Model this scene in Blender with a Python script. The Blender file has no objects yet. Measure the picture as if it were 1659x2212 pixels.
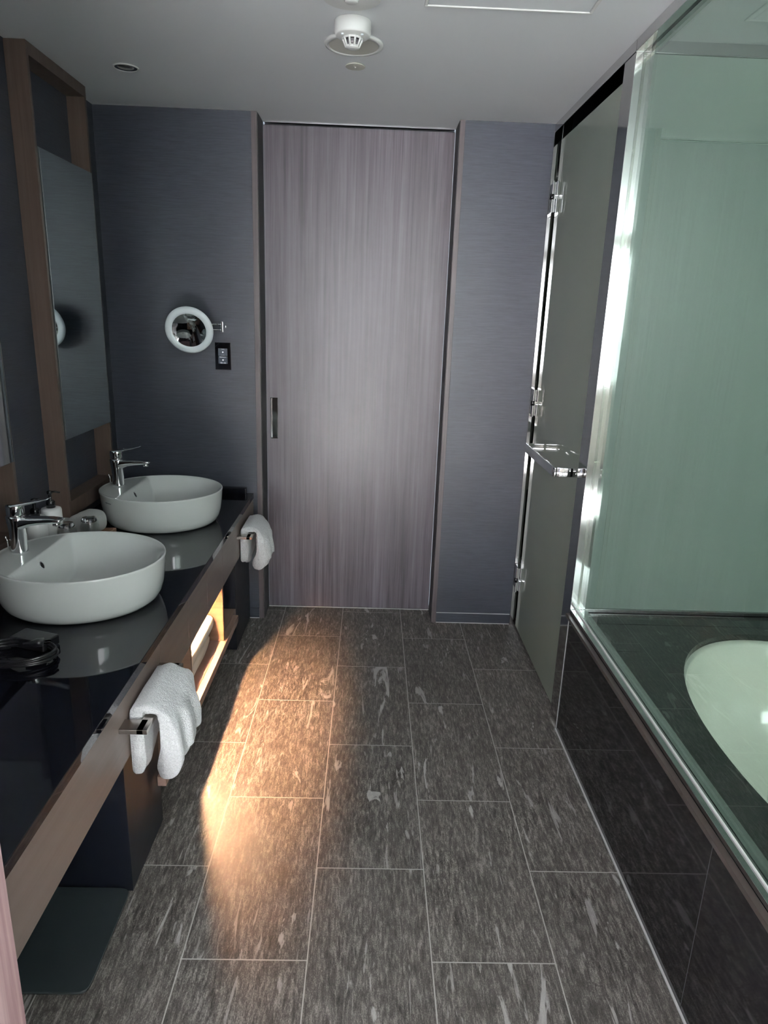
import bpy, bmesh, math, random
from mathutils import Vector, Matrix, noise
random.seed(7)
PI = math.pi
SC = bpy.context.scene
COL = SC.collection

# ------------------------------------------------------------------ camera
cam_d = bpy.data.cameras.new('camera'); cam = bpy.data.objects.new('camera', cam_d); COL.objects.link(cam)
_r = Vector((0.99929491, -0.01514956, 0.03435353))
_f = Vector((0.02407065, 0.96070709, -0.27651851)).normalized()
_u = _r.cross(_f).normalized()
_r = _f.cross(_u).normalized()
M = Matrix((( _r.x, _u.x, -_f.x, 0), (_r.y, _u.y, -_f.y, 0), (_r.z, _u.z, -_f.z, 1.55), (0, 0, 0, 1)))
cam.matrix_world = M
cam_d.sensor_fit = 'HORIZONTAL'; cam_d.sensor_width = 36.0; cam_d.lens = 1479.46 / 1659 * 36
cam_d.clip_start = 0.02; cam_d.clip_end = 60
SC.camera = cam

# ------------------------------------------------------------------ light and exposure
SC.view_settings.view_transform = 'Standard'; SC.view_settings.look = 'None'
SC.view_settings.gamma = 1; SC.view_settings.use_curve_mapping = False
SC.view_settings.exposure = 1.0
w = bpy.data.worlds.new('world'); SC.world = w; w.use_nodes = True
w.node_tree.nodes['Background'].inputs[0].default_value = (0.75, 0.86, 1.0, 1)
w.node_tree.nodes['Background'].inputs[1].default_value = 0.6

def area(name, loc, rot, sx, sy, power, col):
    l = bpy.data.lights.new(name, 'AREA'); l.shape = 'RECTANGLE'; l.size = sx; l.size_y = sy
    l.energy = power; l.color = col
    o = bpy.data.objects.new(name, l); COL.objects.link(o); o.location = loc; o.rotation_euler = rot
    return o
# area lamps in two invented, unseen windows, added to supply the daylight
area('window_daylight', (-.425, -2.17, 1.57), (PI/2, 0, 0), 1.1, 1.2, 42, (0.95, 0.975, 1.0))
area('window_daylight_right', (2.1, -2.17, 1.80), (PI/2, 0, 0), 1.5, .76, 48, (0.95, 0.975, 1.0))
sun = bpy.data.lights.new('sun', 'SUN'); sun.energy = 760; sun.angle = .01; sun.color = (1, .995, .99)
so_ = bpy.data.objects.new('sun', sun); COL.objects.link(so_); so_.rotation_euler = (math.radians(36), 0, math.radians(6))

# ------------------------------------------------------------------ materials
def srgb(r, g, b):
    f = lambda c: (c/255/12.92) if c/255 <= .04045 else ((c/255+.055)/1.055)**2.4
    return (f(r), f(g), f(b), 1)
class NT:
    def __init__(s, name):
        s.m = bpy.data.materials.new(name); s.m.use_nodes = True; s.t = s.m.node_tree
        s.b = s.t.nodes['Principled BSDF']; s.out = s.t.nodes['Material Output']
    def n(s, typ, ins=None, **kw):
        nd = s.t.nodes.new(typ)
        for k, v in kw.items(): setattr(nd, k, v)
        for k, v in (ins or {}).items():
            if hasattr(v, 'links') or isinstance(v, bpy.types.NodeSocket): s.t.links.new(v, nd.inputs[k])
            else: nd.inputs[k].default_value = v
        return nd
    def l(s, a, b): s.t.links.new(a, b)
    def math(s, op, a, b=None, c=None):
        nd = s.t.nodes.new('ShaderNodeMath'); nd.operation = op
        for i, v in enumerate((a, b, c)):
            if v is None: continue
            if isinstance(v, bpy.types.NodeSocket): s.l(v, nd.inputs[i])
            else: nd.inputs[i].default_value = v
        return nd.outputs[0]
    def pos(s): return s.n('ShaderNodeTexCoord').outputs['Object']
    def map(s, scale=(1, 1, 1), loc=(0, 0, 0), src=None):
        return s.n('ShaderNodeMapping', {'Vector': src or s.pos(), 'Scale': scale, 'Location': loc}).outputs[0]
    def noise(s, vec, scale=5, detail=4, rough=.5, dist=0):
        return s.n('ShaderNodeTexNoise', {'Vector': vec, 'Scale': scale, 'Detail': detail, 'Roughness': rough, 'Distortion': dist}).outputs[0]
    def ramp(s, fac, stops):
        nd = s.t.nodes.new('ShaderNodeValToRGB'); s.l(fac, nd.inputs[0])
        e = nd.color_ramp.elements
        while len(e) < len(stops): e.new(.5)
        for i, (p, c) in enumerate(stops): e[i].position = p; e[i].color = c
        return nd.outputs[0]
    def bump(s, h, strength=.3, dist=.002):
        nd = s.n('ShaderNodeBump', {'Height': h, 'Strength': strength, 'Distance': dist}); s.l(nd.outputs[0], s.b.inputs['Normal'])
    def mix(s, fac, a, b):
        nd = s.t.nodes.new('ShaderNodeMix'); nd.data_type = 'RGBA'
        for i, v in ((0, fac), (6, a), (7, b)):
            if isinstance(v, bpy.types.NodeSocket): s.l(v, nd.inputs[i])
            else: nd.inputs[i].default_value = v
        return nd.outputs[2]
def simple(name, col, rough=.5, metal=0, coat=0, spec=.5, bumpscale=0, bumpstr=.2):
    x = NT(name); b = x.b
    b.inputs['Base Color'].default_value = col; b.inputs['Roughness'].default_value = rough
    b.inputs['Metallic'].default_value = metal; b.inputs['Coat Weight'].default_value = coat
    b.inputs['Specular IOR Level'].default_value = spec
    nz = x.noise(x.pos(), bumpscale or 30, 3)
    if bumpscale: x.bump(nz, bumpstr, .001)
    else:
        r = x.math('MULTIPLY_ADD', nz, .06, max(rough-.03, 0)); x.l(r, b.inputs['Roughness'])
    return x.m
MT = {}
MT['ceiling'] = simple('ceiling_paint', srgb(238, 240, 243), .6, bumpscale=180, bumpstr=.12)
MT['chrome'] = simple('chrome', (.86, .87, .88, 1), .04, 1)
MT['steel'] = simple('polished_steel', (.56, .56, .56, 1), .07, 1)
MT['brushed'] = simple('brushed_steel', (.46, .43, .40, 1), .26, 1)
MT['mirror'] = simple('mirror_silver', (.62, .68, .70, 1), .012, 1)
MT['mirror_edge'] = simple('mirror_edge', srgb(58, 64, 66), .35)
MT['mirror2'] = simple('round_mirror_silver', (.86, .87, .88, 1), .01, 1)
MT['ceramic'] = simple('white_ceramic', srgb(206, 210, 208), .06, coat=.6)
MT['acrylic'] = simple('tub_acrylic', srgb(240, 242, 232), .12, coat=.4)
MT['plastic'] = simple('white_plastic', srgb(228, 228, 226), .4)
MT['grille'] = simple('speaker_cloth', srgb(196, 194, 186), .7)
MT['blackgloss'] = simple('black_gloss', (.006, .006, .008, 1), .08, coat=.3)
MT['blackmat'] = simple('black_plastic', (.010, .010, .012, 1), .3)
MT['blacklam'] = simple('black_laminate', (.007, .008, .013, 1), .32)
MT['pumpblack'] = simple('pump_black', (.008, .008, .010, 1), .22)
MT['bottle'] = simple('bottle_white', srgb(226, 227, 226), .35)
MT['ring'] = simple('opal_ring', srgb(240, 246, 250), .35)
MT['iron'] = simple('dark_void', (.01, .01, .011, 1), .7)
MT['rubber'] = simple('dark_seal', (.03, .028, .032, 1), .6)
MT['scale'] = simple('scale_glass', (.030, .037, .039, 1), .2, coat=.5)
MT['button'] = simple('button_grey', srgb(70, 76, 88), .35)
MT['grout'] = simple('white_caulk', srgb(190, 190, 190), .6)

# wall covering: slate, fine horizontal slub
def wallpaper(name, col1, col2, axis='x'):
    x = NT(name)
    sc = (14, 14, 330)
    n1 = x.noise(x.map(sc), 1.0, 5, .62, .4)
    n2 = x.noise(x.map((3, 3, 3)), 2, 2)
    c = x.ramp(n1, [(.3, col1), (.72, col2)])
    x.l(c, x.b.inputs['Base Color']); x.b.inputs['Roughness'].default_value = .42
    x.b.inputs['Specular IOR Level'].default_value = .45
    x.bump(n1, .35, .0012)
    return x.m
MT['wall'] = wallpaper('slate_wallpaper', srgb(42, 45, 54), srgb(60, 63, 72))
MT['carpet'] = simple('pale_carpet', srgb(214, 214, 214), .9, bumpscale=200)  # pale unseen floor, invented to bounce sunlight up to the ceiling
MT['wall_rear'] = simple('rear_wall_paint', srgb(150, 146, 140), .7)
MT['wet_wall'] = simple('wet_room_wall', srgb(150, 152, 146), .5)

def wood(name, dark, light, vec_scale, rough=.42, streak=1.0, coat=0.0, bump=.12, off=(0, 0, 0)):
    x = NT(name)
    v = x.map(vec_scale, off)
    n1 = x.noise(v, 1.0, 6, .65, .5)
    v2 = x.map(tuple(s*.28 for s in vec_scale), off)
    n2 = x.noise(v2, 1.0, 3, .5, 1.2)
    f = x.math('ADD', x.math('MULTIPLY', n1, .62*streak), x.math('MULTIPLY', n2, .45))
    mid = tuple((a+b)/2 for a, b in zip(dark, light))
    c = x.ramp(f, [(.36, dark), (.52, mid), (.68, light)])
    x.l(c, x.b.inputs['Base Color']); x.b.inputs['Roughness'].default_value = rough
    x.b.inputs['Coat Weight'].default_value = coat
    x.bump(f, bump, .001)
    return x.m
MT['door'] = wood('door_veneer', srgb(58, 52, 57), srgb(108, 101, 110), (95, 95, 2.2), .36)
MT['jamb'] = wood('jamb_veneer', srgb(66, 58, 60), srgb(92, 84, 86), (95, 95, 2.2), .4)
MT['fascia'] = wood('fascia_veneer', srgb(110, 96, 90), srgb(124, 110, 104), (2, 2, 60), .3, bump=.03)
MT['frame'] = wood('mirror_frame_veneer', srgb(76, 61, 54), srgb(94, 79, 71), (60, 60, 2), .42)
MT['panel'] = wood('dark_brown_board', srgb(92, 68, 54), srgb(128, 98, 80), (3, 3, 40), .38)
MT['shelf'] = wood('shelf_board', srgb(118, 94, 84), srgb(142, 118, 108), (40, 2, 40), .4)
MT['post'] = wood('partition_veneer', srgb(150, 116, 118), srgb(205, 176, 176), (70, 70, 1.6), .45)
MT['tray'] = wood('tray_wood', srgb(128, 96, 78), srgb(160, 124, 104), (60, 6, 60), .5)

# polished black stone with faint veins
def blackstone(name, base, rough, veins=.5, scale=(1, 1, 1)):
    x = NT(name)
    n = x.noise(x.map((9*scale[0], 1.6*scale[1], 9*scale[2])), 1, 6, .6, 1.4)
    v = x.ramp(n, [(.60, (0, 0, 0, 1)), (.70, (veins, veins, veins, 1)), (.74, (0, 0, 0, 1))])
    c = x.mix(v, base, (.06, .063, .063, 1))
    x.l(c, x.b.inputs['Base Color']); x.b.inputs['Roughness'].default_value = rough
    x.b.inputs['Coat Weight'].default_value = .2
    return x.m
MT['counter'] = simple('black_countertop', (.0055, .0058, .009, 1), .035, coat=0)
MT['tubfront'] = blackstone('polished_tub_tile', (.011, .010, .011, 1), .05, .15)
MT['deck'] = blackstone('tub_deck_tile', (.017, .020, .020, 1), .16, .7)
MT['edge'] = blackstone('tub_edge_tile', (.055, .042, .038, 1), .3, .9)

# floor: staggered 310 x 595 mm stone tiles, light grout, grain and pale wisps
def floor_mat():
    x = NT('floor_stone_tile'); b = x.b
    L, W, X0, Y0 = .5948, .3112, -.118, 3.4129
    p = x.n('ShaderNodeSeparateXYZ', {0: x.pos()})
    px, py = p.outputs[0], p.outputs[1]
    u = x.math('DIVIDE', x.math('SUBTRACT', px, X0), W)
    row = x.math('FLOOR', u)
    fu = x.math('SUBTRACT', u, row)
    par = x.math('FLOORED_MODULO', row, 2.0)
    v = x.math('ADD', x.math('DIVIDE', x.math('SUBTRACT', py, Y0), L), x.math('MULTIPLY', par, .5))
    cl = x.math('FLOOR', v); fv = x.math('SUBTRACT', v, cl)
    du = x.math('MULTIPLY', x.math('MINIMUM', fu, x.math('SUBTRACT', 1.0, fu)), W)
    dv = x.math('MULTIPLY', x.math('MINIMUM', fv, x.math('SUBTRACT', 1.0, fv)), L)
    dist = x.math('MINIMUM', du, dv)
    gr = x.math('LESS_THAN', dist, .0016)
    idv = x.n('ShaderNodeCombineXYZ', {0: row, 1: cl, 2: 0.0}).outputs[0]
    wn = x.n('ShaderNodeTexWhiteNoise', {0: idv}); wn.noise_dimensions = '3D'
    off = x.n('ShaderNodeVectorMath', {0: wn.outputs['Color'], 1: (37, 53, 11)}, operation='MULTIPLY').outputs[0]
    base = x.n('ShaderNodeVectorMath', {0: x.pos(), 1: off}, operation='ADD').outputs[0]
    g1 = x.noise(x.map((150, 26, 1), src=base), 1, 5, .7, .6)
    g2 = x.noise(x.map((34, 7, 1), src=base), 1, 5, .6, 1.2)
    g3 = x.noise(x.map((520, 240, 1), src=base), 1, 2, .6)
    g = x.math('ADD', x.math('ADD', x.math('MULTIPLY', g1, .50), x.math('MULTIPLY', g2, .22)), x.math('MULTIPLY', g3, .28))
    c = x.ramp(g, [(.39, srgb(48, 44, 41)), (.50, srgb(86, 81, 77)), (.61, srgb(146, 140, 135))])
    w1 = x.noise(x.map((15, 3.0, 1), src=base), 1, 5, .55, 1.3)
    wr = x.ramp(w1, [(.642, (0, 0, 0, 1)), (.662, (.8, .8, .8, 1)), (.70, (1, 1, 1, 1))])
    w2 = x.noise(x.map((46, 6, 1), (5, 3, 0), src=base), 1, 3, .5, .8)
    wr2 = x.ramp(w2, [(.655, (0, 0, 0, 1)), (.69, (.6, .6, .6, 1))])
    c = x.mix(x.math('MULTIPLY', x.math('MAXIMUM', wr, wr2), .62), c, srgb(196, 192, 190))
    tone = x.math('MULTIPLY_ADD', wn.outputs['Value'], .22, .89)
    c = x.n('ShaderNodeVectorMath', {0: c, 1: x.n('ShaderNodeCombineXYZ', {0: tone, 1: tone, 2: tone}).outputs[0]}, operation='MULTIPLY').outputs[0]
    c = x.mix(gr, c, srgb(168, 164, 160))
    x.l(c, b.inputs['Base Color'])
    r = x.math('MULTIPLY_ADD', g, .30, .33); x.l(r, b.inputs['Roughness'])
    h = x.math('SUBTRACT', g, x.math('MULTIPLY', gr, .8))
    x.bump(h, .45, .0016)
    return x.m
MT['floor'] = floor_mat()

# terry cloth
def terry(name, col, sc=420):
    x = NT(name)
    n = x.noise(x.pos(), sc, 3, .7); n2 = x.noise(x.pos(), 90, 3, .6)
    c = x.ramp(n, [(.3, tuple(k*.78 for k in col[:3])+(1,)), (.6, col)])
    x.l(c, x.b.inputs['Base Color']); x.b.inputs['Roughness'].default_value = .95
    x.b.inputs['Sheen Weight'].default_value = .3
    x.bump(x.math('ADD', n, x.math('MULTIPLY', n2, .9)), 1.0, .006)
    return x.m
MT['terry'] = terry('white_terry', srgb(240, 240, 242), 250)
MT['washcloth'] = terry('white_washcloth', srgb(222, 222, 220), 600)
def ribbed():
    x = NT('ribbed_robe_cloth')
    wv = x.n('ShaderNodeTexWave', {'Vector': x.map((1, 0.10, 1)), 'Scale': 26, 'Distortion': .6, 'Detail': 1}, wave_type='BANDS', bands_direction='X').outputs[1]
    c = x.ramp(wv, [(.15, srgb(176, 150, 128)), (.5, srgb(226, 214, 196))])
    x.l(c, x.b.inputs['Base Color']); x.b.inputs['Roughness'].default_value = .9
    x.bump(wv, .6, .003)
    return x.m
MT['robe'] = ribbed()
MT['robe2'] = simple('plain_robe_cloth', srgb(222, 206, 190), .9, bumpscale=300)

# clear sheet glass: Fresnel reflection over tinted transmission
def sheet(name, tint, refl=(1, 1, 1, 1)):
    x = NT(name); x.t.nodes.remove(x.b)
    geo = x.n('ShaderNodeNewGeometry')
    ior = x.math('MULTIPLY_ADD', geo.outputs['Backfacing'], 1/1.5-1.5, 1.5)
    fr = x.n('ShaderNodeFresnel', {'IOR': ior})
    tr = x.n('ShaderNodeBsdfTransparent', {0: tint}); gl = x.n('ShaderNodeBsdfGlossy', {0: refl, 'Roughness': 0.0})
    mx = x.n('ShaderNodeMixShader', {0: fr.outputs[0], 1: tr.outputs[0], 2: gl.outputs[0]})
    x.l(mx.outputs[0], x.out.inputs[0])
    return x.m
MT['glass'] = sheet('clear_green_glass', (.70, .765, .73, 1))
MT['tumbler_sheet'] = sheet('clear_tumbler_glass', (.95, .96, .96, 1))
MT['tumbler'] = simple('tumbler_glass', (1, 1, 1, 1), .0); MT['tumbler'].node_tree.nodes['Principled BSDF'].inputs['Transmission Weight'].default_value = 1
# film backed glass
def film(name, c0, c1, scale=2):
    x = NT(name)
    n = x.noise(x.map((.6, .6, .6)), scale, 2)
    x.l(x.ramp(n, [(.3, c0), (.7, c1)]), x.b.inputs['Base Color'])
    x.b.inputs['Roughness'].default_value = .55; x.b.inputs['Specular IOR Level'].default_value = .0
    x.b.inputs['Coat Weight'].default_value = 1; x.b.inputs['Coat Roughness'].default_value = .0
    x.b.inputs['Coat IOR'].default_value = 1.55
    return x.m
MT['film'] = film('beige_film_glass', srgb(150, 160, 148), srgb(160, 166, 152))
MT['mint'] = film('mint_frosted_glass', srgb(146, 158, 152), srgb(156, 168, 161))
MT['mint'].node_tree.nodes['Principled BSDF'].inputs['Coat Roughness'].default_value = .35
def emit(name, col, s):
    x = NT(name); e = x.n('ShaderNodeEmission', {0: col, 1: s}); x.l(e.outputs[0], x.out.inputs[0]); return x.m
MT['led'] = emit('led_glow', (1, .72, .38, 1), 8)
MT['icon'] = emit('backlit_icon', (.9, .92, 1, 1), .5)

# ------------------------------------------------------------------ mesh helpers
def link(name, bm, mat, parent=None, smooth=False, bevel=0, seg=2, loc=None, subsurf=0):
    me = bpy.data.meshes.new(name); bmesh.ops.recalc_face_normals(bm, faces=bm.faces[:]); bm.to_mesh(me); bm.free()
    o = bpy.data.objects.new(name, me); COL.objects.link(o)
    if mat: me.materials.append(MT[mat] if isinstance(mat, str) else mat)
    if smooth:
        for p in me.polygons: p.use_smooth = True
    if bevel:
        m = o.modifiers.new('bevel', 'BEVEL'); m.width = bevel; m.segments = seg; m.limit_method = 'ANGLE'; m.angle_limit = .6
        for p in me.polygons: p.use_smooth = True
        m2 = o.modifiers.new('wn', 'WEIGHTED_NORMAL')
    if subsurf:
        m = o.modifiers.new('sub', 'SUBSURF'); m.levels = subsurf; m.render_levels = subsurf
    if parent: o.parent = parent; o.matrix_parent_inverse = Matrix.Translation(-parent.location) if False else Matrix()
    if parent:
        # meshes are written in world coordinates; keep them there
        o.location = Vector((0, 0, 0)) - wloc(parent)
    return o
def wloc(o):
    v = Vector(o.location)
    while o.parent: o = o.parent; v += Vector(o.location)
    return v
def BM(): return bmesh.new()
def abox(bm, x0, x1, y0, y1, z0, z1):
    vs = [bm.verts.new((x, y, z)) for z in (z0, z1) for y in (y0, y1) for x in (x0, x1)]
    for f in ((0, 2, 3, 1), (4, 5, 7, 6), (0, 1, 5, 4), (2, 6, 7, 3), (0, 4, 6, 2), (1, 3, 7, 5)): bm.faces.new([vs[i] for i in f])
def box(name, mat, x0, x1, y0, y1, z0, z1, parent=None, bevel=0, **k):
    bm = BM(); abox(bm, x0, x1, y0, y1, z0, z1); return link(name, bm, mat, parent, bevel=bevel, **k)
def boxes(name, mat, L, parent=None, bevel=0, **k):
    bm = BM()
    for b in L: abox(bm, *b)
    return link(name, bm, mat, parent, bevel=bevel, **k)
def struct(o): o['kind'] = 'structure'; return o
def thing(name, label, cat, loc, group=None):
    o = bpy.data.objects.new(name, None); COL.objects.link(o); o.location = loc; o.empty_display_size = .05
    return tag(o, label, cat, group)
def tag(o, label, cat, group=None):
    o['label'] = label; o['category'] = cat
    if group: o['group'] = group
    return o
def loft(bm, rings, cap0=True, cap1=True, closed=True):
    R = [[bm.verts.new(p) for p in r] for r in rings]
    n = len(R[0])
    for a, b in zip(R, R[1:]):
        for i in range(n if closed else n-1):
            j = (i+1) % n; bm.faces.new((a[i], a[j], b[j], b[i]))
    if cap0: bm.faces.new(list(reversed(R[0])))
    if cap1: bm.faces.new(R[-1])
    return R
def ring(c, ax, ay, rx, ry, n=24, p=2.0):
    c = Vector(c); ax = Vector(ax); ay = Vector(ay); o = []
    for i in range(n):
        t = 2*PI*i/n; ct, st = math.cos(t), math.sin(t)
        o.append(c + ax*(rx*math.copysign(abs(ct)**(2/p), ct)) + ay*(ry*math.copysign(abs(st)**(2/p), st)))
    return o
X, Y, Z = Vector((1, 0, 0)), Vector((0, 1, 0)), Vector((0, 0, 1))
def lathe(bm, c, prof, n=32, ax=X, ay=Y, az=Z, cap0=True, cap1=True):
    c = Vector(c)
    loft(bm, [ring(c+az*h, ax, ay, r, r, n) for r, h in prof], cap0, cap1)
def tube(bm, pts, r, n=10):
    pts = [Vector(p) for p in pts]; rings = []
    prev = None
    for i, p in enumerate(pts):
        d = (pts[min(i+1, len(pts)-1)] - pts[max(i-1, 0)]).normalized()
        if prev is None:
            a = d.cross(Z); a = a.normalized() if a.length > .01 else X.copy()
        else:
            a = (prev - d*prev.dot(d)).normalized()
        prev = a; b = d.cross(a)
        rr = r[i] if isinstance(r, (list, tuple)) else r
        rings.append(ring(p, a, b, rr, rr, n))
    loft(bm, rings)
def spline(P, k=8):
    P = [Vector(p) for p in P]; o = []
    for i in range(len(P)-1):
        a, b, c, d = P[max(i-1, 0)], P[i], P[i+1], P[min(i+2, len(P)-1)]
        for j in range(k):
            t = j/k
            o.append(.5*((2*b)+(-a+c)*t+(2*a-5*b+4*c-d)*t*t+(-a+3*b-3*c+d)*t**3))
    o.append(P[-1]); return o

# ------------------------------------------------------------------ room
XL, XR, YB, YD, YR, H = -1.228, 1.95, 3.315, 3.469, -2.2, 2.372
struct(box('floor', 'floor', XL-.1, XR+.1, -.4, YD+.06, -.1, 0))
struct(box('floor_rear', 'carpet', XL-.1, 3.1, YR-.1, -.4, -.1, 0))  # unseen floor made pale to throw light upward
struct(boxes('ceiling', 'ceiling', [(XL-.1, XR+.1, -.4, YD+.06, H, H+.1), (XL-.1, 3.1, YR-.1, -.4, H, H+.1)]))
struct(box('wall_left', 'wall', XL-.1, XL, YR, YB+.2, 0, H))
struct(box('wall_right', 'wet_wall', XR, XR+.1, -.5, YB+.2, 0, H))
struct(boxes('wall_rear_right', 'wall_rear', [(3.0, 3.1, YR, -.4, 0, H), (XR+.1, 3.0, -.5, -.4, 0, H)]))
struct(boxes('wall_far', 'wall', [(XL, -.55, YB, YB+.16, 0, H), (.3756, XR, YB, YB+.16, 0, H)]))
WL = ((-1.0, .15), (1.3, 2.9))
L = [(XL, WL[0][0], YR-.1, YR, 0, H), (WL[0][1], WL[1][0], YR-.1, YR, 0, H), (WL[1][1], 3.0, YR-.1, YR, 0, H)]
for i_, (xa, xb) in enumerate(WL):
    zs = .92 if i_ == 0 else 1.40
    L += [(xa, xb, YR-.1, YR, 0, zs), (xa, xb, YR-.1, YR, 2.2, H)]
    struct(boxes('window_%d' % (i_+1), 'plastic', [(xa, xa+.04, YR-.08, YR-.02, zs, 2.2), (xb-.04, xb, YR-.08, YR-.02, zs, 2.2), (xa+.04, xb-.04, YR-.08, YR-.02, zs, zs+.04), (xa+.04, xb-.04, YR-.08, YR-.02, 2.16, 2.2)]))  # unseen windows, invented for the daylight and the chrome reflections
struct(boxes('wall_rear', 'wall_rear', L))
struct(boxes('baseboard_far', 'wall', [(XL+.001, -.551, YB-.006, YB+.001, 0, .055), (.377, .764, YB-.006, YB+.001, 0, .055)]))
struct(boxes('trim_1', 'grout', [(.377, .764, YB-.0085, YB-.006, 0, .003), (.377, .764, YB-.0075, YB-.0005, .055, .0565), (-.60, -.551, YB-.0085, YB-.006, 0, .003)]))
# door jambs
for n, x0, x1, s in (('trim_2', -.55, -.525, 1), ('trim_3', .353, .3756, -1)):
    j = struct(box(n, 'jamb', x0, x1, YB-.008, YD+.02, 0, H-.001, bevel=.001))
    if s > 0: box('door_seal', 'rubber', x1, x1+.0015, YB+.004, YD, 0.001, H-.002, j)  # dark strip laid over the inner side of the jamb
    else: box('door_seal', 'rubber', x0-.0015, x0, YB+.004, YD, 0.001, H-.002, j)
# sliding door and its pull
bm = BM()
dx0, dx1 = -.522, .350
door = struct(boxes('door_1', 'door', [(dx0, -.5035, YD, YD+.04, .004, H-.014), (-.4665, dx1, YD, YD+.04, .004, H-.014), (-.5035, -.4665, YD, YD+.04, .004, .925), (-.5035, -.4665, YD, YD+.04, 1.133, H-.014)]))
hd = boxes('door_handle', 'steel', [(-.503, -.499, YD-.002, YD+.02, .9255, 1.1325), (-.471, -.467, YD-.002, YD+.02, .9255, 1.1325), (-.499, -.471, YD-.002, YD+.02, .9255, .929), (-.499, -.471, YD-.002, YD+.02, 1.129, 1.1325), (-.499, -.471, YD+.014, YD+.02, .929, 1.129)], door, bevel=.0006)
struct(boxes('trim_4', 'chrome', [(-.52, .350, YD-.012, YD+.01, H-.006, H-.0005)]))
struct(box('trim_5', 'grout', dx0, dx1, YD-.006, YD-.001, 0, .003))
struct(box('wall_beyond_door', 'rubber', dx0, dx1, YD+.045, YD+.055, 0, H))
# wall between the vanity bay and the room behind the photographer
part = struct(box('wall_partition', 'post', XL, -.531, .70, .85, 0, H, bevel=.001))

# ------------------------------------------------------------------ ceiling fittings
def disc(name, label, cat, x, y, prof, mat, n=48):
    t = thing(name, label, cat, (x, y, H)); return t
t = thing('smoke_detector', 'white round heat detector with slotted nose between the two large ceiling discs', 'smoke detector', (-.084, 2.325, H))
bm = BM(); lathe(bm, (-.084, 2.325, H-.0005), [(.054, 0), (.054, -.030), (.050, -.038), (.030, -.044)], 40); link('housing', bm, 'plastic', t, True, bevel=.002)
bm = BM(); lathe(bm, (-.084, 2.325, H-.044), [(.024, 0), (.020, -.020)], 24); link('sensor_core', bm, 'rubber', t, True)
bm = BM()
for k in range(10):
    a = 2*PI*k/10; c = Vector((-.084, 2.325, H-.043)); d = Vector((math.cos(a), math.sin(a), 0))
    tube(bm, [c+d*.029, c+d*.0285-Z*.004, c+d*.019-Z*.024], .0032, 6)
lathe(bm, (-.084, 2.325, H-.0435), [(.031, 0), (.031, -.005), (.027, -.005), (.027, 0)], 32, cap0=False, cap1=False)
lathe(bm, (-.084, 2.325, H-.066), [(.021, .003), (.019, -.003), (.010, -.005)], 32)
link('sensor_cage', bm, 'plastic', t, True)
bm = BM(); 
for a in (.9, 3.9, 5.5):
    bm = BM(); lathe(bm, (-.084+.04*math.cos(a), 2.325+.04*math.sin(a), H-.041), [(.005, 0), (.004, -.003)], 12); link('indicator', bm, 'ring', t, True)
t = thing('ceiling_speaker', 'large beige-rimmed flat round ceiling speaker behind the heat detector', 'speaker', (-.086, 2.497, H))
bm = BM(); lathe(bm, (-.086, 2.497, H-.0005), [(.094, 0), (.093, -.006), (.080, -.009), (.078, -.004)], 64, cap1=False); link('rim', bm, 'plastic', t, True)
bm = BM(); lathe(bm, (-.086, 2.497, H-.001), [(.079, 0), (.0785, -.006)], 64); link('grille', bm, 'grille', t, True, bevel=.001)
t = thing('sprinkler_cover', 'small flat grey disc on the ceiling nearest the sliding door', 'sprinkler cover', (-.086, 2.692, H))
bm = BM(); lathe(bm, (-.086, 2.692, H-.0005), [(.030, 0), (.034, -.003), (.034, -.006)], 40); link('cover_plate', bm, 'grille', t, True, bevel=.0006)
bm = BM(); lathe(bm, (-.086, 2.690, H-.0065), [(.003, 0), (.002, -.003)], 12); lathe(bm, (-.089, 2.680, H-.0065), [(.002, 0), (.0015, -.002)], 12); link('screw', bm, 'plastic', t, True)
t = thing('ceiling_dome', 'big white ceiling disc cut by the top edge of the photo', 'detector', (-.081, 2.10, H))
bm = BM(); lathe(bm, (-.081, 2.108, H-.0005), [(.078, 0), (.084, -.012), (.078, -.024), (.03, -.030)], 56); link('dome', bm, 'plastic', t, True, bevel=.001)
bm = BM(); lathe(bm, (-.081, 2.108, H-.0305), [(.020, 0), (.016, -.004)], 32); link('cap', bm, 'plastic', t, True)
t = thing('recessed_downlight', 'unlit chrome recessed downlight in the ceiling near the mirror frame', 'downlight', (-.913, 2.818, H))
bm = BM(); lathe(bm, (-.913, 2.818, H), [(.045, -.0005), (.045, -.003), (.040, -.004), (.038, -.0015)], 48, cap0=False, cap1=False); link('trim_ring', bm, 'plastic', t, True)
bm = BM(); lathe(bm, (-.913, 2.818, H), [(.0385, -.0025), (.028, -.0010)], 48, cap0=False, cap1=False); link('reflector', bm, 'chrome', t, True)
bm = BM(); lathe(bm, (-.913, 2.818, H), [(.028, -.0008), (.0279, -.0014)], 32); link('lamp', bm, 'brushed', t, True)
t = thing('ceiling_hatch', 'square white access hatch with a raised edge in the ceiling', 'hatch', (.35, 1.96, H))
g = .009; a0, a1, b0, b1 = .116, .580, 1.73, 2.192
boxes('frame', 'plastic', [(a0, a1, b1-g, b1, H-.006, H-.0003), (a0, a1, b0, b0+g, H-.006, H-.0003), (a0, a0+g, b0+g, b1-g, H-.006, H-.0003), (a1-g, a1, b0+g, b1-g, H-.006, H-.0003)], t, bevel=.002)
box('panel', 'ceiling', a0+g+.002, a1-g-.002, b0+g+.002, b1-g-.002, H-.003, H-.0003, t)

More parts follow.
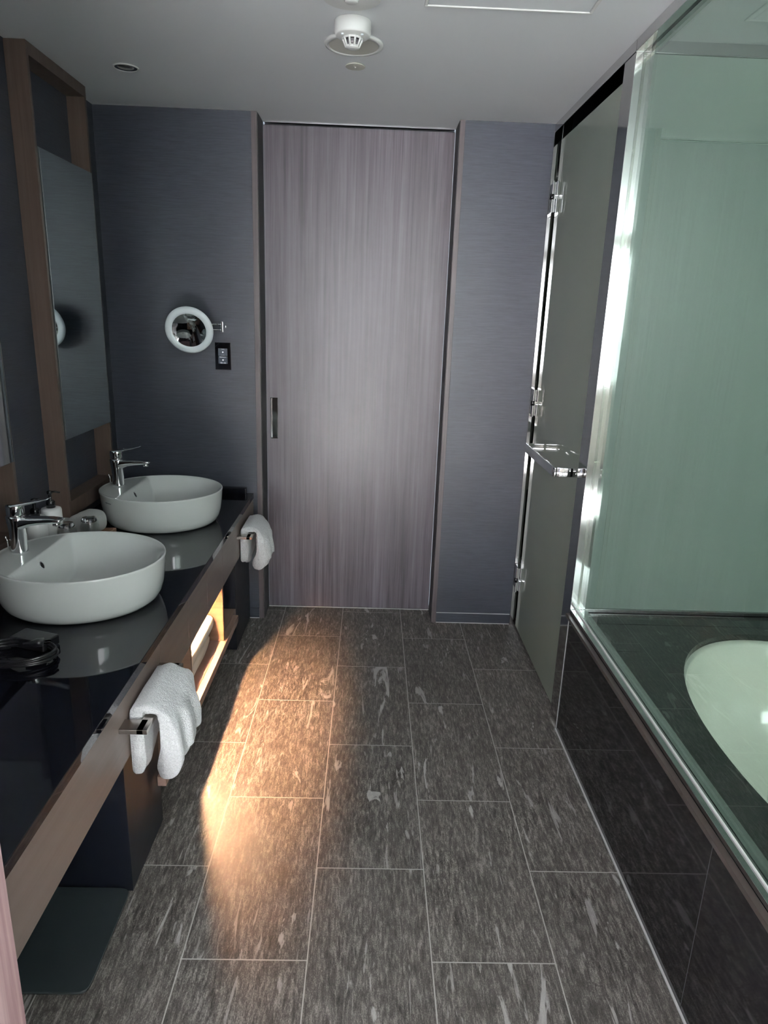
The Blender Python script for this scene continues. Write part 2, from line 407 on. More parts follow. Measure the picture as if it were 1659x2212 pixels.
# ------------------------------------------------------------------ vanity
ZC = .675
cv = thing('vanity_counter', 'long black polished vanity countertop under the two white basins', 'countertop', (-.9, 2.08, ZC))
box('top', 'counter', XL+.002, -.5695, .853, YB-.002, ZC-.027, ZC, cv, bevel=.0012)
box('upstand', 'blackgloss', XL+.004, -.60, YB-.034, YB-.003, ZC+.0005, ZC+.032, cv, bevel=.004)
fa = thing('vanity_cabinet', 'brown veneered apron below the black countertop, with open shelf underneath', 'vanity', (-.9, 2.08, 0))
joints = [.853, 1.753, 2.048, 2.312, 2.576, 2.872, YB-.002]
for i, (y0, y1) in enumerate(zip(joints, joints[1:])):
    box('apron_panel', 'fascia', -.590, -.5715, y0+.0008, y1-.0008, .478, ZC-.0275, fa, bevel=.0008)
box('back_board', 'blacklam', XL+.002, XL+.02, .853, YB-.002, .05, ZC-.03, fa)
box('bay_ceiling', 'blacklam', XL+.022, -.592, .853, YB-.004, ZC-.045, ZC-.0275, fa)
box('pedestal', 'blacklam', XL+.022, -.615, 1.535, 1.814, .001, ZC-.046, fa, bevel=.001)
box('pedestal', 'blacklam', XL+.022, -.600, 2.949, YB-.004, .001, ZC-.046, fa, bevel=.001)
boxes('shelf', 'shelf', [(XL+.03, -.6005, 1.815, 2.948, .180, .212), (-.6, -.575, 1.742, 2.88, .180, .212)], fa, bevel=.001)
box('divider', 'panel', XL+.03, -.592, 2.125, 2.143, .213, ZC-.046, fa, bevel=.0008)
box('divider', 'panel', XL+.03, -.586, 2.620, 2.638, .213, ZC-.046, fa, bevel=.0008)
boxes('niche_back', 'panel', [(XL+.0205, XL+.0295, 2.144, 2.619, .213, ZC-.047)], fa)
# niche lamp
lt = thing('shelf_downlight', 'warm glowing spot lamp hidden under the countertop above the robes', 'downlight', (-.665, 2.36, ZC-.046))
bm = BM(); lathe(bm, (-.665, 2.36, ZC-.046), [(.024, 0), (.024, -.062), (.018, -.064), (.017, -.060)], 32, cap1=False); link('ring', bm, 'chrome', lt, True)
bm = BM(); lathe(bm, (-.665, 2.36, ZC-.1055), [(.016, 0), (.016, -.003)], 24); link('lamp', bm, 'led', lt, True)
sl = bpy.data.lights.new('shelf_spot', 'SPOT'); sl.energy = 70; sl.color = (1, .50, .24); sl.spot_size = math.radians(144); sl.spot_blend = .6; sl.shadow_soft_size = .014
so = bpy.data.objects.new('shelf_spot', sl); COL.objects.link(so); so.location = (-.665, 2.36, .552)

# folded robes
def folded(name, label, x0, x1, y0, y1, z0, z1, mat, group):
    bm = BM(); cx, cy = (x0+x1)/2, (y0+y1)/2; cz = (z0+z1)/2
    rings = []
    N = 26
    for i in range(N+1):
        s = i/N; y = y0+(y1-y0)*s
        e = min(1, min(s, 1-s)*9+.18)**.45
        sag = .006*math.sin(s*9+x0*7)
        rr = ring((cx, y, cz), X, Z, (x1-x0)/2*(.96+.04*e), (z1-z0)/2*(.55+.45*e)+sag*.3, 40, 5)
        rr = [Vector((p.x+.006*noise.noise(p*9), p.y, max(z0, p.z+.008*noise.noise(p*7+Vector((0, 0, z0*9)))-(.0 if p.z > cz else 0)))) for p in rr]
        rings.append(rr)
    loft(bm, rings)
    o = link(name, bm, mat, None, True)
    return tag(o, label, 'robe', group)
folded('folded_robe', 'plain folded robe at the bottom of the lit shelf niche', -.92, -.632, 2.150, 2.58, .213, .262, 'robe2', None)
folded('folded_robe', 'ribbed folded robe glowing yellow on top of the lit shelf stack', -.93, -.622, 2.165, 2.606, .274, .345, 'robe', None)

# ------------------------------------------------------------------ towel bars and towels
def towel_bar(label, y0):
    t = thing('towel_bar', label, 'towel bar', (-.571, y0, .585), 'flat towel bars on the vanity apron')
    bm = BM(); n = 10
    abox(bm, -.5712, -.514, y0, y0+.045, .579, .591)
    abox(bm, -.530, -.505, y0+.0, y0+.325, .579, .591)
    abox(bm, -.5712, -.514, y0+.290, y0+.325, .579, .591)
    link('bar', bm, 'brushed', t, bevel=.001)
    return t
towel_bar('brushed flat towel bar under the near draped hand towel', 1.415)
towel_bar('brushed flat towel bar under the far draped hand towel', 2.870)
def draped(label, y0, y1, seed, s=1.0):
    """thick folded hand towel over the bar: closed strip swept along Y"""
    bm = BM(); NY = 46
    rings = []
    for i in range(NY+1):
        v = i/NY; y = y0+(y1-y0)*v
        rnd = lambda k, f: noise.noise(Vector((v*f, k*3.1+seed, seed*.7)))
        lo = .415+.030*v+.012*rnd(1, 4)+.05*max(0, v-.8)*3            # outer hem
        li = .445-.02*math.sin(v*5+seed)+.012*rnd(2, 6)               # inner hem
        bulge = .020*math.sin(min(1, v*1.15)*PI)**.6+.006
        fold = .005*math.sin(v*17+seed)+.006*rnd(3, 9)
        xo = -.470+bulge*.75+fold
        top = .610+.009*math.sin(v*PI)**.7
        # outer skin path (from inner hem up over and down to the outer hem) then back along the inner skin
        out = [(-.5665, li), (-.5675, li+.05), (-.567, .56), (-.563, .605), (-.548, top+.002), (-.522, top+.008), (-.494, top-.004), (-.474+bulge*.5, .585), (xo+.006, .54), (xo+.012, .47), (xo+.008, lo+.035), (xo-.004, lo+.008), (xo-.022, lo)]
        inn = [(xo-.040, lo+.010), (xo-.046, lo+.04), (-.496, .50), (-.496, .57), (-.500, .5935), (-.515, .596), (-.530, .594), (-.534, .58), (-.533, .53), (-.532, li+.05), (-.538, li+.006), (-.552, li-.006)]
        pts = [Vector((a, 0, b)) for a, b in out+inn]
        # smooth closed curve
        m = len(pts); sm = []
        for k in range(m):
            a, b, c, d = pts[k-1], pts[k], pts[(k+1) % m], pts[(k+2) % m]
            for j in range(4):
                t = j/4; sm.append(.5*((2*b)+(-a+c)*t+(2*a-5*b+4*c-d)*t*t+(-a+3*b-3*c+d)*t**3))
        e = min(v, 1-v); sh = 1 if e > .07 else .80+.20*math.sqrt(max(0, 1-(1-e/.07)**2))
        cz = .52
        rg = []
        for q in sm:
            p = Vector((q.x, y, q.z))
            w1 = noise.noise(Vector((p.x*30, p.y*11, p.z*9))+Vector((seed, 0, 0)))
            w2 = noise.noise(Vector((p.x*160, p.y*160, p.z*160)))
            dx = .006*w1+.0016*w2 if q.x > -.50 else .001*w2
            if q.x < -.566: dx = 0
            p.x += dx; p.z += .003*w1+.0014*w2
            p.x = max(p.x, -.5690)
            if abs(p.x+.515) < .016 and p.z < .600 and p.z > .55: p.z = max(p.z, .5925)
            p.y += .010*w1*(1 if 0 < i < NY else .3)
            rg.append(p)
        if sh < 1:
            c = sum(rg, Vector())/len(rg)
            rg = [Vector((p.x, p.y, p.z)) for p in rg]
        rings.append(rg)
    loft(bm, rings)
    o = link('hand_towel', bm, 'terry', None, True)
    return tag(o, label, 'towel', 'white hand towels over the bars')
draped('white terry hand towel draped over the near towel bar', 1.475, 1.690, 1.0)
draped('white terry hand towel draped over the far towel bar beside the sliding door', 2.930, 3.140, 5.0)

# ------------------------------------------------------------------ basins and taps
BX, BRX, BRY, ZR = -.868, .25, .232, .82
def basin(cy, label):
    t = thing('vessel_basin', label, 'basin', (BX, cy, ZC), 'oval white vessel basins')
    bm = BM(); NA = 160
    def el(s, z, dx=0): return [Vector((BX+BRX*s*math.cos(2*PI*k/NA)+dx, cy+BRY*s*math.sin(2*PI*k/NA), z)) for k in range(NA)]
    prof = [(.78, ZC+.001), (.82, ZC+.002), (.868, ZC+.007), (.910, ZC+.018), (.942, ZC+.036), (.965, ZC+.060), (.981, ZC+.090), (.992, ZC+.120), (.998, ZR-.008), (1.0, ZR-.004), (.996, ZR-.001), (.985, ZR)]
    rings = [el(s, z) for s, z in prof]
    # inside: flat tap ledge on the wall side, slanted face, then the bowl
    xc = BX-.118
    ns = 54
    for j in range(ns):
        s = .975*(1-(j+0.0)/ns)**1.0
        if s < .01: break
        rg = []
        for k in range(NA):
            ca, sa = math.cos(2*PI*k/NA), math.sin(2*PI*k/NA)
            px, py = BX+BRX*s*ca, cy+BRY*s*sa
            rho = s/.965
            zb = ZR-.003-.108*(1-min(1, rho)**3.4)
            zd = ZR-.002 if px < xc else ZR-.002-2.0*(px-xc)
            k_ = .004
            z = max(zb, zd)
            hgh = max(k_-abs(zb-zd), 0)/k_
            z += hgh*hgh*k_*.25
            rg.append(Vector((px, py, z)))
        rings.append(rg)
    loft(bm, rings)
    link('bowl', bm, 'ceramic', t, True)
    # overflow opening on the slanted face
    nrm = Vector((2.0, 0, 1)).normalized(); tz = Vector((1, 0, -2.0)).normalized()
    c = Vector((xc+.013, cy-.03, ZR-.002-2.0*.013))+nrm*.0008
    bm = BM(); loft(bm, [ring(c, Y, tz, .0110, .0125, 28), ring(c+nrm*.0014, Y, tz, .0105, .0120, 28), ring(c+nrm*.0014, Y, tz, .0085, .0098, 28), ring(c+nrm*.0004, Y, tz, .0085, .0098, 28)], True, False)
    ov = link('overflow_ring', bm, 'chrome', t, True)
    bm = BM(); loft(bm, [ring(c+nrm*.0004, Y, tz, .0085, .0098, 24), ring(c+nrm*.0007, Y, tz, .0083, .0096, 24)]); link('overflow_hole', bm, 'iron', ov)
    # drain
    zb0 = ZR-.003-.108
    bm = BM(); lathe(bm, (BX+.02, cy, zb0), [(.030, .0), (.030, .004), (.022, .007)], 32); link('drain', bm, 'chrome', t, True)
    # small printed mark on the wall of the bowl (unreadable in the photo)
    bm = BM()
    for q, dq in enumerate((-.030, -.024, -.018, -.010, -.004, .003)):
        a = math.radians(-128)+dq/.24; s = .9995
        p = Vector((BX+BRX*s*math.cos(a), cy+BRY*s*math.sin(a), ZR-.028)); tg = Vector((-BRX*math.sin(a), BRY*math.cos(a), 0)).normalized(); nn = Vector((math.cos(a), math.sin(a), -.12)).normalized()
        loft(bm, [ring(p-nn*.004, tg, Z, .0022, .0018, 8, 4), ring(p-nn*.0012, tg, Z, .0022, .0018, 8, 4)])
    link('printed_mark', bm, 'button', t)
    return t
basin(1.977, 'near white oval vessel basin on the black countertop')
basin(2.814, 'far white oval vessel basin beside the slate wall')

def tap(cy, label):
    x0 = -1.052; t = thing('basin_tap', label, 'tap', (x0, cy, ZR), 'chrome basin taps')
    z0 = ZR-.0015
    # body and spout: one swept form
    bm = BM(); R = []
    def s(c, ax, ay, a, b, p=2.6): R.append(ring(c, ax, ay, a, b, 28, p))
    s((x0, cy, z0), X, Y, .0255, .0255, 2); s((x0, cy, z0+.006), X, Y, .0250, .0250, 2); s((x0, cy, z0+.030), X, Y, .0225, .0235, 2.2); s((x0, cy, z0+.075), X, Y, .0235, .024, 2.4); s((x0-.001, cy, z0+.105), X, Y, .026, .0255, 2.6); s((x0-.001, cy, z0+.116), X, Y, .0265, .0255, 2.6)
    loft(bm, R)
    R = []
    P = [(-.010, .094, .0235, .022), (.012, .094, .0235, .0215), (.026, .097, .0225, .0185), (.045, .1005, .0215, .0135), (.075, .1035, .021, .0110), (.105, .105, .020, .0095), (.122, .1045, .019, .0085), (.133, .1060, .017, .0055), (.138, .1075, .012, .0025)]
    for dx, dz, wy, hz in P: R.append(ring((x0+dx, cy, z0+dz), Y, Z, wy, hz, 28, 3))
    loft(bm, R)
    link('body', bm, 'chrome', t, True)
    bm = BM(); lathe(bm, (x0+.118, cy, z0+.099), [(.0115, 0), (.0115, -.010), (.009, -.0115)], 24); link('aerator', bm, 'steel', t, True)
    # handle cap and lever
    bm = BM(); z1 = z0+.1185
    loft(bm, [ring((x0-.001, cy, z1), X, Y, .0235, .0235, 28), ring((x0-.001, cy, z1+.003), X, Y, .025, .0245, 28), ring((x0-.001, cy, z1+.022), X, Y, .0255, .0245, 28), ring((x0, cy, z1+.030), X, Y, .026, .0245, 28), ring((x0+.002, cy, z1+.033), X, Y, .022, .021, 28)])
    R = []
    for dx, dz, wy, hz in ((-.022, .0260, .012, .003), (-.010, .0290, .020, .005), (.015, .0325, .0195, .005), (.045, .0390, .016, .004), (.075, .0460, .0135, .0028), (.098, .0525, .011, .0018), (.106, .0555, .008, .0010)):
        R.append(ring((x0+dx, cy, z1+dz), Y, Z, wy, hz, 24, 2.6))
    loft(bm, R)
    link('lever', bm, 'chrome', t, True)
    bm = BM(); tube(bm, [(x0-.034, cy, z0+.004), (x0-.035, cy, z0+.036), (x0-.038, cy, z0+.044)], .0018, 10); lathe(bm, (x0-.039, cy, z0+.042), [(.002, 0), (.0035, .003), (.003, .006), (.001, .008)], 16)
    link('pop_up_rod', bm, 'chrome', t, True)
    return t
tap(1.985, 'chrome lever tap standing on the near basin')
tap(2.825, 'chrome lever tap standing on the far basin')

# ------------------------------------------------------------------ tray with toiletries
ty0, ty1, tx0, tx1 = 2.20, 2.625, -1.215, -1.000
tr = thing('amenity_tray', 'small brown wooden tray between the two basins', 'tray', ((tx0+tx1)/2, 2.43, ZC))
box('base', 'tray', tx0, tx1, ty0, ty1, ZC+.0008, ZC+.008, tr, bevel=.001)
boxes('rim', 'tray', [(tx0, tx1, ty0, ty0+.008, ZC+.0082, ZC+.022), (tx0, tx1, ty1-.008, ty1, ZC+.0082, ZC+.022), (tx0, tx0+.008, ty0+.008, ty1-.008, ZC+.0082, ZC+.022), (tx1-.008, tx1, ty0+.008, ty1-.008, ZC+.0082, ZC+.022)], tr, bevel=.001)
ZT = ZC+.0085
def pump_bottle(x, y, label, h=.150):
    t = thing('pump_bottle', label, 'bottle', (x, y, ZT), 'white pump bottles on the tray')
    bm = BM(); lathe(bm, (x, y, ZT), [(.030, 0), (.0345, .003), (.0355, .010), (.0355, h-.010), (.033, h-.003), (.016, h)], 36); link('bottle_body', bm, 'bottle', t, True)
    p = BM(); lathe(p, (x, y, ZT+h), [(.0155, 0), (.0155, .022), (.011, .027), (.0055, .029), (.0055, .052)], 28); link('collar', p, 'pumpblack', t, True)
    p = BM(); lathe(p, (x, y, ZT+h+.050), [(.0085, 0), (.0095, .003), (.0095, .010), (.007, .012)], 24)
    loft(p, [ring((x-.006, y, ZT+h+.0585), Y, Z, .006, .0035, 16, 3), ring((x+.018, y+.004, ZT+h+.0585), Y, Z, .0055, .003, 16, 3), ring((x+.034, y+.007, ZT+h+.055), Y, Z, .004, .0025, 16, 3)])
    link('pump_head', p, 'pumpblack', t, True)
pump_bottle(-1.155, 2.425, 'white pump bottle on the tray, farther of the two black pumps')
pump_bottle(-1.160, 2.315, 'white pump bottle on the tray, right behind the near tap')
def tumbler(x, y, label):
    bm = BM(); b = ZT
    lathe(bm, (x, y, b), [(.0335, 0), (.0352, .0), (.0352, .040), (.0340, .075), (.030, .092), (.0245, .101), (.010, .102)], 48, cap0=False)
    lathe(bm, (x, y, b), [(.0335, 0), (.0334, .040), (.0318, .072), (.026, .082), (.010, .084)], 48, cap0=False)
    bmesh.ops.remove_doubles(bm, verts=bm.verts[:], dist=.00001)
    o = link('glass_tumbler', bm, 'tumbler_sheet', None, True)
    b2 = BM(); lathe(b2, (x, y, b), [(.020, .0848), (.0255, .0858), (.0285, .0890), (.0262, .0960), (.0228, .1005), (.012, .1008)], 40); link('thick_base', b2, 'tumbler', o, True)
    return tag(o, label, 'glass', 'upturned glass tumblers')
tumbler(-1.092, 2.395, 'upturned clear glass tumbler on the tray, the one nearer the near basin')
tumbler(-1.040, 2.470, 'upturned clear glass tumbler on the tray, closer to the far basin')
def roll(x, y0, y1, r, z, label, dx=0.0):
    bm = BM(); R = []; N = 22
    for i in range(N+1):
        s = i/N; y = y0+(y1-y0)*s; e = min(1, (min(s, 1-s)*12+.1))**.4
        rg = ring((x+dx*s, y, z), X, Z, r*(.80+.2*e)*1.06, r*(.80+.2*e), 36, 2.6)
        R.append([p+Vector((.002*noise.noise(p*40), 0, .002*noise.noise(p*45+X))) for p in rg])
    loft(bm, R)
    o = link('rolled_washcloth', bm, 'washcloth', None, True); return tag(o, label, 'towel', 'rolled washcloths on the tray')
roll(-1.170, 2.470, 2.612, .031, ZT+.034, 'white rolled washcloth on the tray, nearest the mirror frame')
roll(-1.095, 2.512, 2.613, .046, ZT+.050, 'white rolled washcloth on the tray, behind the upturned tumblers', .02)

# charger
t = thing('laptop_charger', 'black laptop charger with coiled cable and two-pin plug on the countertop', 'charger', (-.90, 1.58, ZC))
bm = BM(); a = math.radians(-18); c, s_ = math.cos(a), math.sin(a)
def rot(px, py, ox, oy): return (ox+px*c-py*s_, oy+px*s_+py*c)
vs = []
for z in (ZC+.001, ZC+.029):
    vs.append([bm.verts.new((*rot(px, py, -.872, 1.665), z)) for px, py in ((-.055, -.030), (.055, -.030), (.055, .030), (-.055, .030))])
for i in range(4): bm.faces.new((vs[0][i], vs[0][(i+1) % 4], vs[1][(i+1) % 4], vs[1][i]))
bm.faces.new(vs[0]); bm.faces.new(vs[1]); link('adapter', bm, 'blackmat', t, bevel=.005, seg=3)
P = []
for k in range(5*20+1):
    an = 2*PI*k/20; rr = 1-.035*math.sin(k*.31)
    P.append((-.885+.098*rr*math.cos(an)+.004*math.sin(k*.2), 1.592+.062*rr*math.sin(an)+.003*math.sin(k*.17), ZC+.0045+.0046*(k/20) + .002*math.sin(k*.9)))
bm = BM(); tube(bm, P, .0036, 8); link('cable', bm, 'blackmat', t, True)
bm = BM(); pl = Vector((-.842, 1.612, ZC+.034)); d = Vector((.92, .30, .0)).normalized(); n_ = d.cross(Z)
loft(bm, [ring(pl-d*.030, n_, Z, .004, .004, 16, 3), ring(pl-d*.012, n_, Z, .008, .006, 16, 3), ring(pl, n_, Z, .013, .009, 16, 4), ring(pl+d*.018, n_, Z, .013, .009, 16, 4)]); plug = link('plug', bm, 'blackmat', t, True)
for sg in (-1, 1):
    bm = BM(); q = pl+n_*(.0065*sg); loft(bm, [ring(q+d*.017, n_, Z, .0008, .003, 8, 5), ring(q+d*.035, n_, Z, .0008, .003, 8, 5)]); link('prong', bm, 'chrome', plug)

# bathroom scale on the floor
t = thing('bathroom_scale', 'flat dark glass bathroom scale on the floor under the near vanity end', 'scale', (-.76, 1.37, 0))
bm = BM(); loft(bm, [ring((-.765, 1.372, .016), X, Y, .151, .151, 64, 14), ring((-.765, 1.372, .024), X, Y, .151, .151, 64, 14)]); link('platform', bm, 'scale', t, bevel=.0015)
for sx in (-1, 1):
    for sy in (-1, 1):
        bm = BM(); lathe(bm, (-.765+.11*sx, 1.372+.11*sy, 0), [(.018, .0005), (.016, .016)], 20); link('foot', bm, 'blackmat', t, True)

# ------------------------------------------------------------------ framed mirrors
def framed(y0, y1, label):
    t = thing('framed_mirror', label, 'mirror', (XL, (y0+y1)/2, .75), 'wood framed vanity mirrors')
    xf = -1.156; xb = XL+.0008; th = .016; zt = H-.002; zb = .748
    bm = BM()
    abox(bm, xb, xf, y0, y0+th, zb, zt); abox(bm, xb, xf, y1-th, y1, zb, zt)
    abox(bm, xb, xf, y0+th, y1-th, zt-.040, zt); abox(bm, xb, xf, y0+th, y1-th, zb, zb+.062)
    link('frame', bm, 'frame', t, bevel=.0006)
    box('glass_slab', 'mirror_edge', xf-.006, xf+.0045, y0+th+.0005, y1-th-.0005, 1.051, 2.058, t)
    box('mirror_face', 'mirror', xf+.0047, xf+.006, y0+th+.0015, y1-th-.0015, 1.052, 2.057, t)
    box('edge_strip', 'brushed', xf+.0005, xf+.006, y1-th+.0002, y1-th+.0045, 1.051, 2.058, t)  # added metal strip imitating light caught along the frame edge
    box('backing', 'rubber', xb, xf-.0065, y0+th+.04, y1-th-.04, 1.09, 2.02, t)
    return t
framed(2.578, 3.064, 'tall wood framed mirror above the far basin, reflecting the round mirror')
framed(1.700, 2.212, 'wood framed mirror above the near basin, a sliver at the left edge')

# round magnifying mirror on the far wall
mc = Vector((-.822, 3.19, 1.455)); t = thing('magnifying_mirror', 'round white-ringed magnifying mirror on a chrome arm on the slate wall', 'mirror', (-.69, YB, 1.47))
dn = Vector((.03, -.93, -.30)).normalized(); ax = dn.cross(Z).normalized(); ay = ax.cross(dn).normalized()
bm = BM(); R = .1065
lathe(bm, mc, [(R*.70, .006), (R*.72, .010), (R*.78, .0135), (R*.90, .014), (R*.985, .009), (R, .0)], 72, ax, ay, dn, cap0=False, cap1=False); link('light_ring', bm, 'ring', t, True)
bm = BM(); lathe(bm, mc, [(R*q, .0075-.010*(1-(q/.71)**2)) for q in (.71, .6, .5, .4, .3, .2, .1, .02)], 64, ax, ay, dn, cap0=False); link('mirror_glass', bm, 'mirror2', t, True)
bm = BM(); lathe(bm, mc, [(R*1.002, .001), (R*.99, -.008), (R*.85, -.020), (R*.55, -.030), (R*.2, -.034)], 64, ax, ay, dn, cap0=False); link('back_shell', bm, 'chrome', t, True)
bm = BM(); lathe(bm, (-.690, YB-.0008, 1.471), [(.010, 0), (.010, .008)], 24, X, Z, -Y); abox(bm, -.6965, -.6835, YB-.062, YB-.006, 1.446, 1.496); link('wall_bracket', bm, 'chrome', t, bevel=.003)
bm = BM(); e = mc-dn*.030
for dz in (.012, -.012):
    tube(bm, [(-.690, YB-.050, 1.471+dz), (-.735, YB-.085, 1.469+dz), (e.x+.02, e.y+.015, e.z+dz), (e.x, e.y, e.z+dz*.8)], .0042, 10)
link('arm', bm, 'chrome', t, True)
bm = BM(); lathe(bm, (e.x, e.y, e.z-.020), [(.008, 0), (.008, .040)], 20); link('pivot', bm, 'chrome', t, True)

# switch plate
t = thing('switch_plate', 'black switch plate with two backlit grey buttons on the slate wall', 'switch', (-.700, YB, 1.337))
sx0, sx1, sz0, sz1 = -.7365, -.6635, 1.2745, 1.3995
box('plate', 'blackgloss', sx0, sx1, YB-.008, YB-.0005, sz0, sz1, t, bevel=.001)
def text(s, x, z, size, parent, w):
    cu = bpy.data.curves.new('caption', 'FONT'); cu.body = s; cu.size = size; cu.align_x = 'CENTER'; cu.align_y = 'CENTER'
    tmp = bpy.data.objects.new('caption', cu); COL.objects.link(tmp)
    dg = bpy.context.evaluated_depsgraph_get(); me = bpy.data.meshes.new_from_object(tmp.evaluated_get(dg))
    bpy.data.objects.remove(tmp)
    xs = [v.co.x for v in me.vertices]; k = w/(max(xs)-min(xs)) if xs else 1
    for v in me.vertices: v.co = Vector((v.co.x*k, 0, v.co.y))
    me.materials.clear(); me.materials.append(MT['icon'])
    o = bpy.data.objects.new('caption', me); COL.objects.link(o); o.parent = parent
    o.location = Vector((x, YB-.0098, z))-wloc(parent); return o
for z, a, b, wa, wb in ((1.3555, 'Toilet', 'トイレ', .0150, .0132), (1.3195, 'Bathroom', '洗面・浴室', .0290, .026)):
    bt = box('button', 'button', -.7215, -.6785, YB-.0095, YB-.0082, z-.0170, z+.0170, t, bevel=.0004)
    bm = BM(); lathe(bm, (-.700, YB-.0096, z), [(.0030, 0), (.0028, .0004)], 20, X, Z, -Y); link('indicator', bm, 'icon', bt)
    text(a, -.700, z+.0135, .0050, bt, wa); text(b, -.700, z-.0135, .0050, bt, wb)

# ------------------------------------------------------------------ bath side
XG, YT, ZTUB = .77, 2.354, .5
ts = thing('tub_surround', 'polished black tiled tub surround to the right of the walkway', 'tub surround', (1.36, 1.4, 0))
boxes('front_panel', 'tubfront', [(XG, XG+.03, -.40, YT, .001, ZTUB-.014)], ts)
box('front_joint', 'rubber', XG-.0006, XG+.001, 1.215, 1.217, .001, ZTUB-.015, ts)
box('floor_caulk', 'grout', XG-.006, XG-.0006, -.40, YT, .0002, .004, ts)
box('edge_caulk', 'grout', XG-.002, XG-.0004, YT-.001, YT+.0015, .004, ZTUB-.014, ts)
box('edge_tile', 'edge', .754, .7705, -.40, YT+.0, ZTUB-.013, ZTUB, ts, bevel=.0008)
# deck with an oval opening
bm = BM(); N = 96
cx, cy, rx, ry = 1.37, 1.47, .437, .735
def se(k, s=1.0, z=ZTUB):
    t_ = 2*PI*k/N; ct, st = math.cos(t_), math.sin(t_); p = 2.15
    return Vector((cx+rx*s*math.copysign(abs(ct)**(2/p), ct), cy+ry*s*math.copysign(abs(st)**(2/p), st), z))
x0, x1, y0, y1 = .7708, XR-.001, -.40, YT-.002
outer = []
for k in range(N):
    q = se(k); d = Vector((q.x-cx, q.y-cy, 0)); kk = []
    if d.x > 1e-6: kk.append((x1-cx)/d.x)
    if d.x < -1e-6: kk.append((x0-cx)/d.x)
    if d.y > 1e-6: kk.append((y1-cy)/d.y)
    if d.y < -1e-6: kk.append((y0-cy)/d.y)
    m_ = min(kk); outer.append(Vector((cx+d.x*m_, cy+d.y*m_, ZTUB)))
loft(bm, [outer, [se(k) for k in range(N)], [se(k, 1, ZTUB-.022) for k in range(N)]], False, False)
# fill the four corners
for X_, Y_ in ((x0, y0), (x1, y0), (x1, y1), (x0, y1)):
    cands = sorted(range(N), key=lambda k: (outer[k]-Vector((X_, Y_, ZTUB))).length)
    on_x = [k for k in cands if abs(outer[k].x-X_) < 1e-5][0]; on_y = [k for k in cands if abs(outer[k].y-Y_) < 1e-5][0]
    if on_x != on_y: bm.faces.new([bm.verts.new(outer[on_x]), bm.verts.new(Vector((X_, Y_, ZTUB))), bm.verts.new(outer[on_y])])
link('deck', bm, 'deck', ts)
L = []
for yy in (2.05, 1.45, .85): L.append((.842, .93, yy, yy+.002, ZTUB, ZTUB+.0006))
L.append((.842, XR-.002, 2.262, 2.264, ZTUB, ZTUB+.0006))
for q in L: box('deck_joint', 'rubber', *q, ts)
tb = thing('bathtub', 'white oval inset bathtub seen through the glass screen', 'bathtub', (cx, cy, .05))
bm = BM()
pr = [(1.035, ZTUB-.0225), (1.01, ZTUB-.0225), (.985, ZTUB-.024), (.975, ZTUB-.032), (.96, .40), (.935, .30), (.89, .19), (.80, .115), (.62, .088), (.35, .082), (.08, .080)]
loft(bm, [[se(k, s, z) for k in range(N)] for s, z in pr], False, True)
link('shell', bm, 'acrylic', tb, True)
bm = BM(); lathe(bm, (cx, cy-.3, .0815), [(.028, 0), (.028, .004), (.02, .006)], 28); link('drain', bm, 'chrome', tb, True)

# glass screen over the tub
sc = thing('glass_screen', 'tall clear green-tinted fixed glass screen on the tub edge with chrome post', 'shower screen', (.79, 1.2, ZTUB))
box('glass_pane', 'glass', .793, .803, -.38, YT-.002, ZTUB+.012, H-.033, sc)
boxes('bottom_channel', 'steel', [(.7712, .7925, -.39, YT-.001, ZTUB+.0008, ZTUB+.013), (.8035, .832, -.39, YT-.001, ZTUB+.0008, ZTUB+.013), (.7925, .8035, -.39, YT-.001, ZTUB+.0008, ZTUB+.010)], sc, bevel=.0008)
boxes('glazing_bead', 'plastic', [(.7888, .7928, -.39, YT-.002, ZTUB+.0125, ZTUB+.018)], sc, bevel=.001)
boxes('top_rail', 'steel', [(.768, .7925, -.39, YT-.001, H-.034, H-.0008), (.8035, .830, -.39, YT-.001, H-.034, H-.0008)], sc, bevel=.0008)
cp = thing('corner_post', 'polished steel post from floor to ceiling between tub screen and shower door', 'post', (.80, YT+.05, 0))
box('post', 'steel', XG, .826, YT+.001, YT+.100, .001, H-.0345, cp, bevel=.0008)
box('bead', 'brushed', .794, .802, YT-.0012, YT+.0005, ZTUB+.019, H-.036, cp)
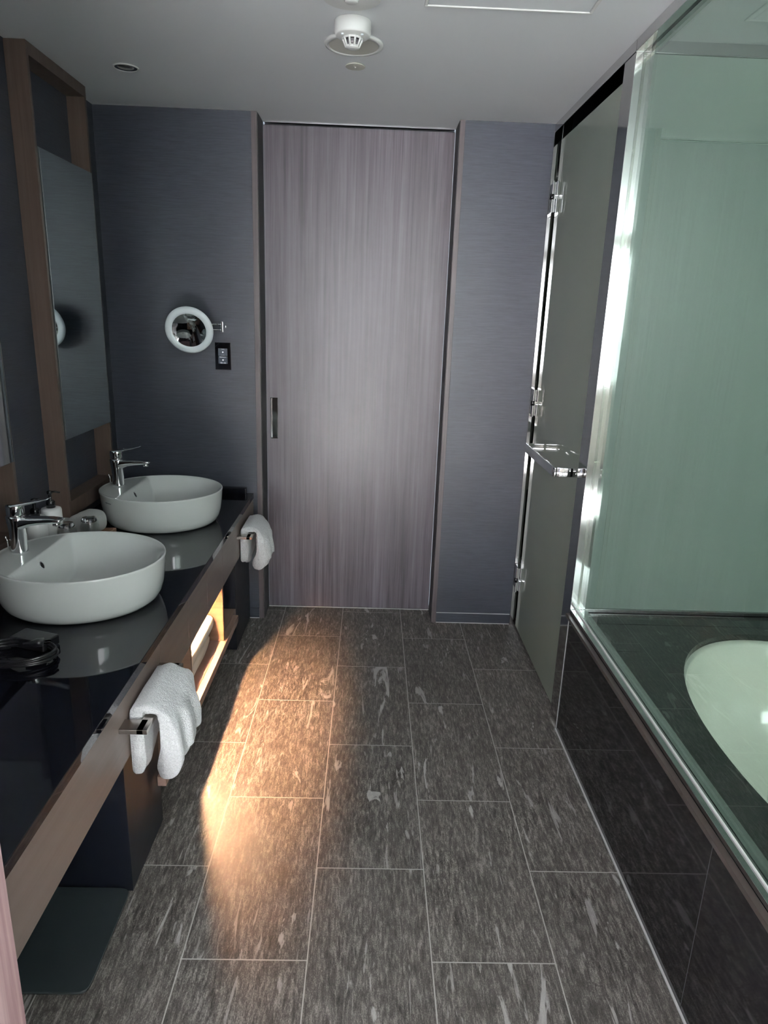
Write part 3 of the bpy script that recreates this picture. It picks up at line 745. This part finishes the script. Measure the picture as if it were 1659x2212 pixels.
# shower door with hinges and pull
sd = thing('shower_door', 'film-backed glass shower door hinged to the slate wall, with chrome pull', 'shower door', (.79, 3.28, 0))
box('glass_leaf', 'film', .790, .799, 2.468, 3.268, .012, 2.30, sd)
bm = BM()
o_ = [(.7895, 2.525), (.735, 2.525), (.712, 2.535), (.702, 2.560), (.702, 3.00), (.712, 3.025), (.735, 3.035), (.7895, 3.035)]
pts = spline([(a, b, 1.0) for a, b in o_], 6)
R = []
for i, p in enumerate(pts):
    d = (pts[min(i+1, len(pts)-1)]-pts[max(i-1, 0)]).normalized(); n_ = d.cross(Z)
    R.append(ring(p, n_, Z, .0055, .0180, 16, 8))
loft(bm, R); link('handle', bm, 'chrome', sd, True, bevel=0)
for hz in (2.066, 1.176, .285):
    bm = BM()
    abox(bm, .768, .7895, 3.225, 3.300, hz-.060, hz+.060)
    abox(bm, .7995, .812, 3.225, 3.300, hz-.060, hz+.060)
    abox(bm, .779, .826, 3.302, 3.3030, hz-.060, hz+.060)
    for q in (.762, .7815, .8195):
        for z1_, z2_ in ((-.064, -.007), (.007, .064)): tube(bm, [(q, 3.221, hz+z1_), (q, 3.221, hz+z2_)], .0058, 12)
    hg = link('hinge', bm, 'chrome', sd, bevel=.002)
    bm = BM(); lathe(bm, (.760, 3.221, hz), [(.0092, -.011), (.0092, .011)], 16); link('hinge_knuckle', bm, 'blackgloss', hg, True)
    bm = BM(); lathe(bm, (.8195, 3.221, hz), [(.0088, -.011), (.0088, .011)], 16); link('hinge_knuckle', bm, 'blackgloss', hg, True)
    bm = BM(); abox(bm, .772, .7725, 3.2238, 3.2248, hz-.058, hz+.058); link('hinge_slot', bm, 'rubber', hg)
wj = thing('wall_channel', 'polished chrome strip on the far wall behind the shower door hinges', 'channel', (.80, YB, 0))
boxes('channel', 'steel', [(.7665, .799, YB-.011, YB-.0005, .001, H-.033), (.801, .840, YB-.011, YB-.0005, .001, H-.033)], wj, bevel=.0006)
hr = thing('header_rail', 'polished metal header rail at the ceiling above the shower door', 'rail', (.79, 2.88, H))
box('rail', 'steel', .768, .830, YT+.002, YB-.001, H-.034, H-.0008, hr, bevel=.0008)
# end partition of the tub bay: mint frosted glass with a metal frame
ep = thing('frosted_panel', 'mint frosted glass panel closing the far end of the tub bay', 'glass panel', (1.38, YT+.01, ZTUB))
box('glass', 'mint', .8275, XR-.002, YT+.012, YT+.022, ZTUB+.016, H-.035, ep)
box('bottom_rail', 'steel', .8275, XR-.002, YT+.004, YT+.030, ZTUB+.0008, ZTUB+.015, ep, bevel=.0008)
box('top_rail', 'steel', .8305, XR-.002, YT+.004, YT+.030, H-.034, H-.0008, ep, bevel=.0008)
struct(box('wall_tub_end', 'tubfront', .8275, XR-.002, YT+.002, YT+.034, 0, ZTUB))
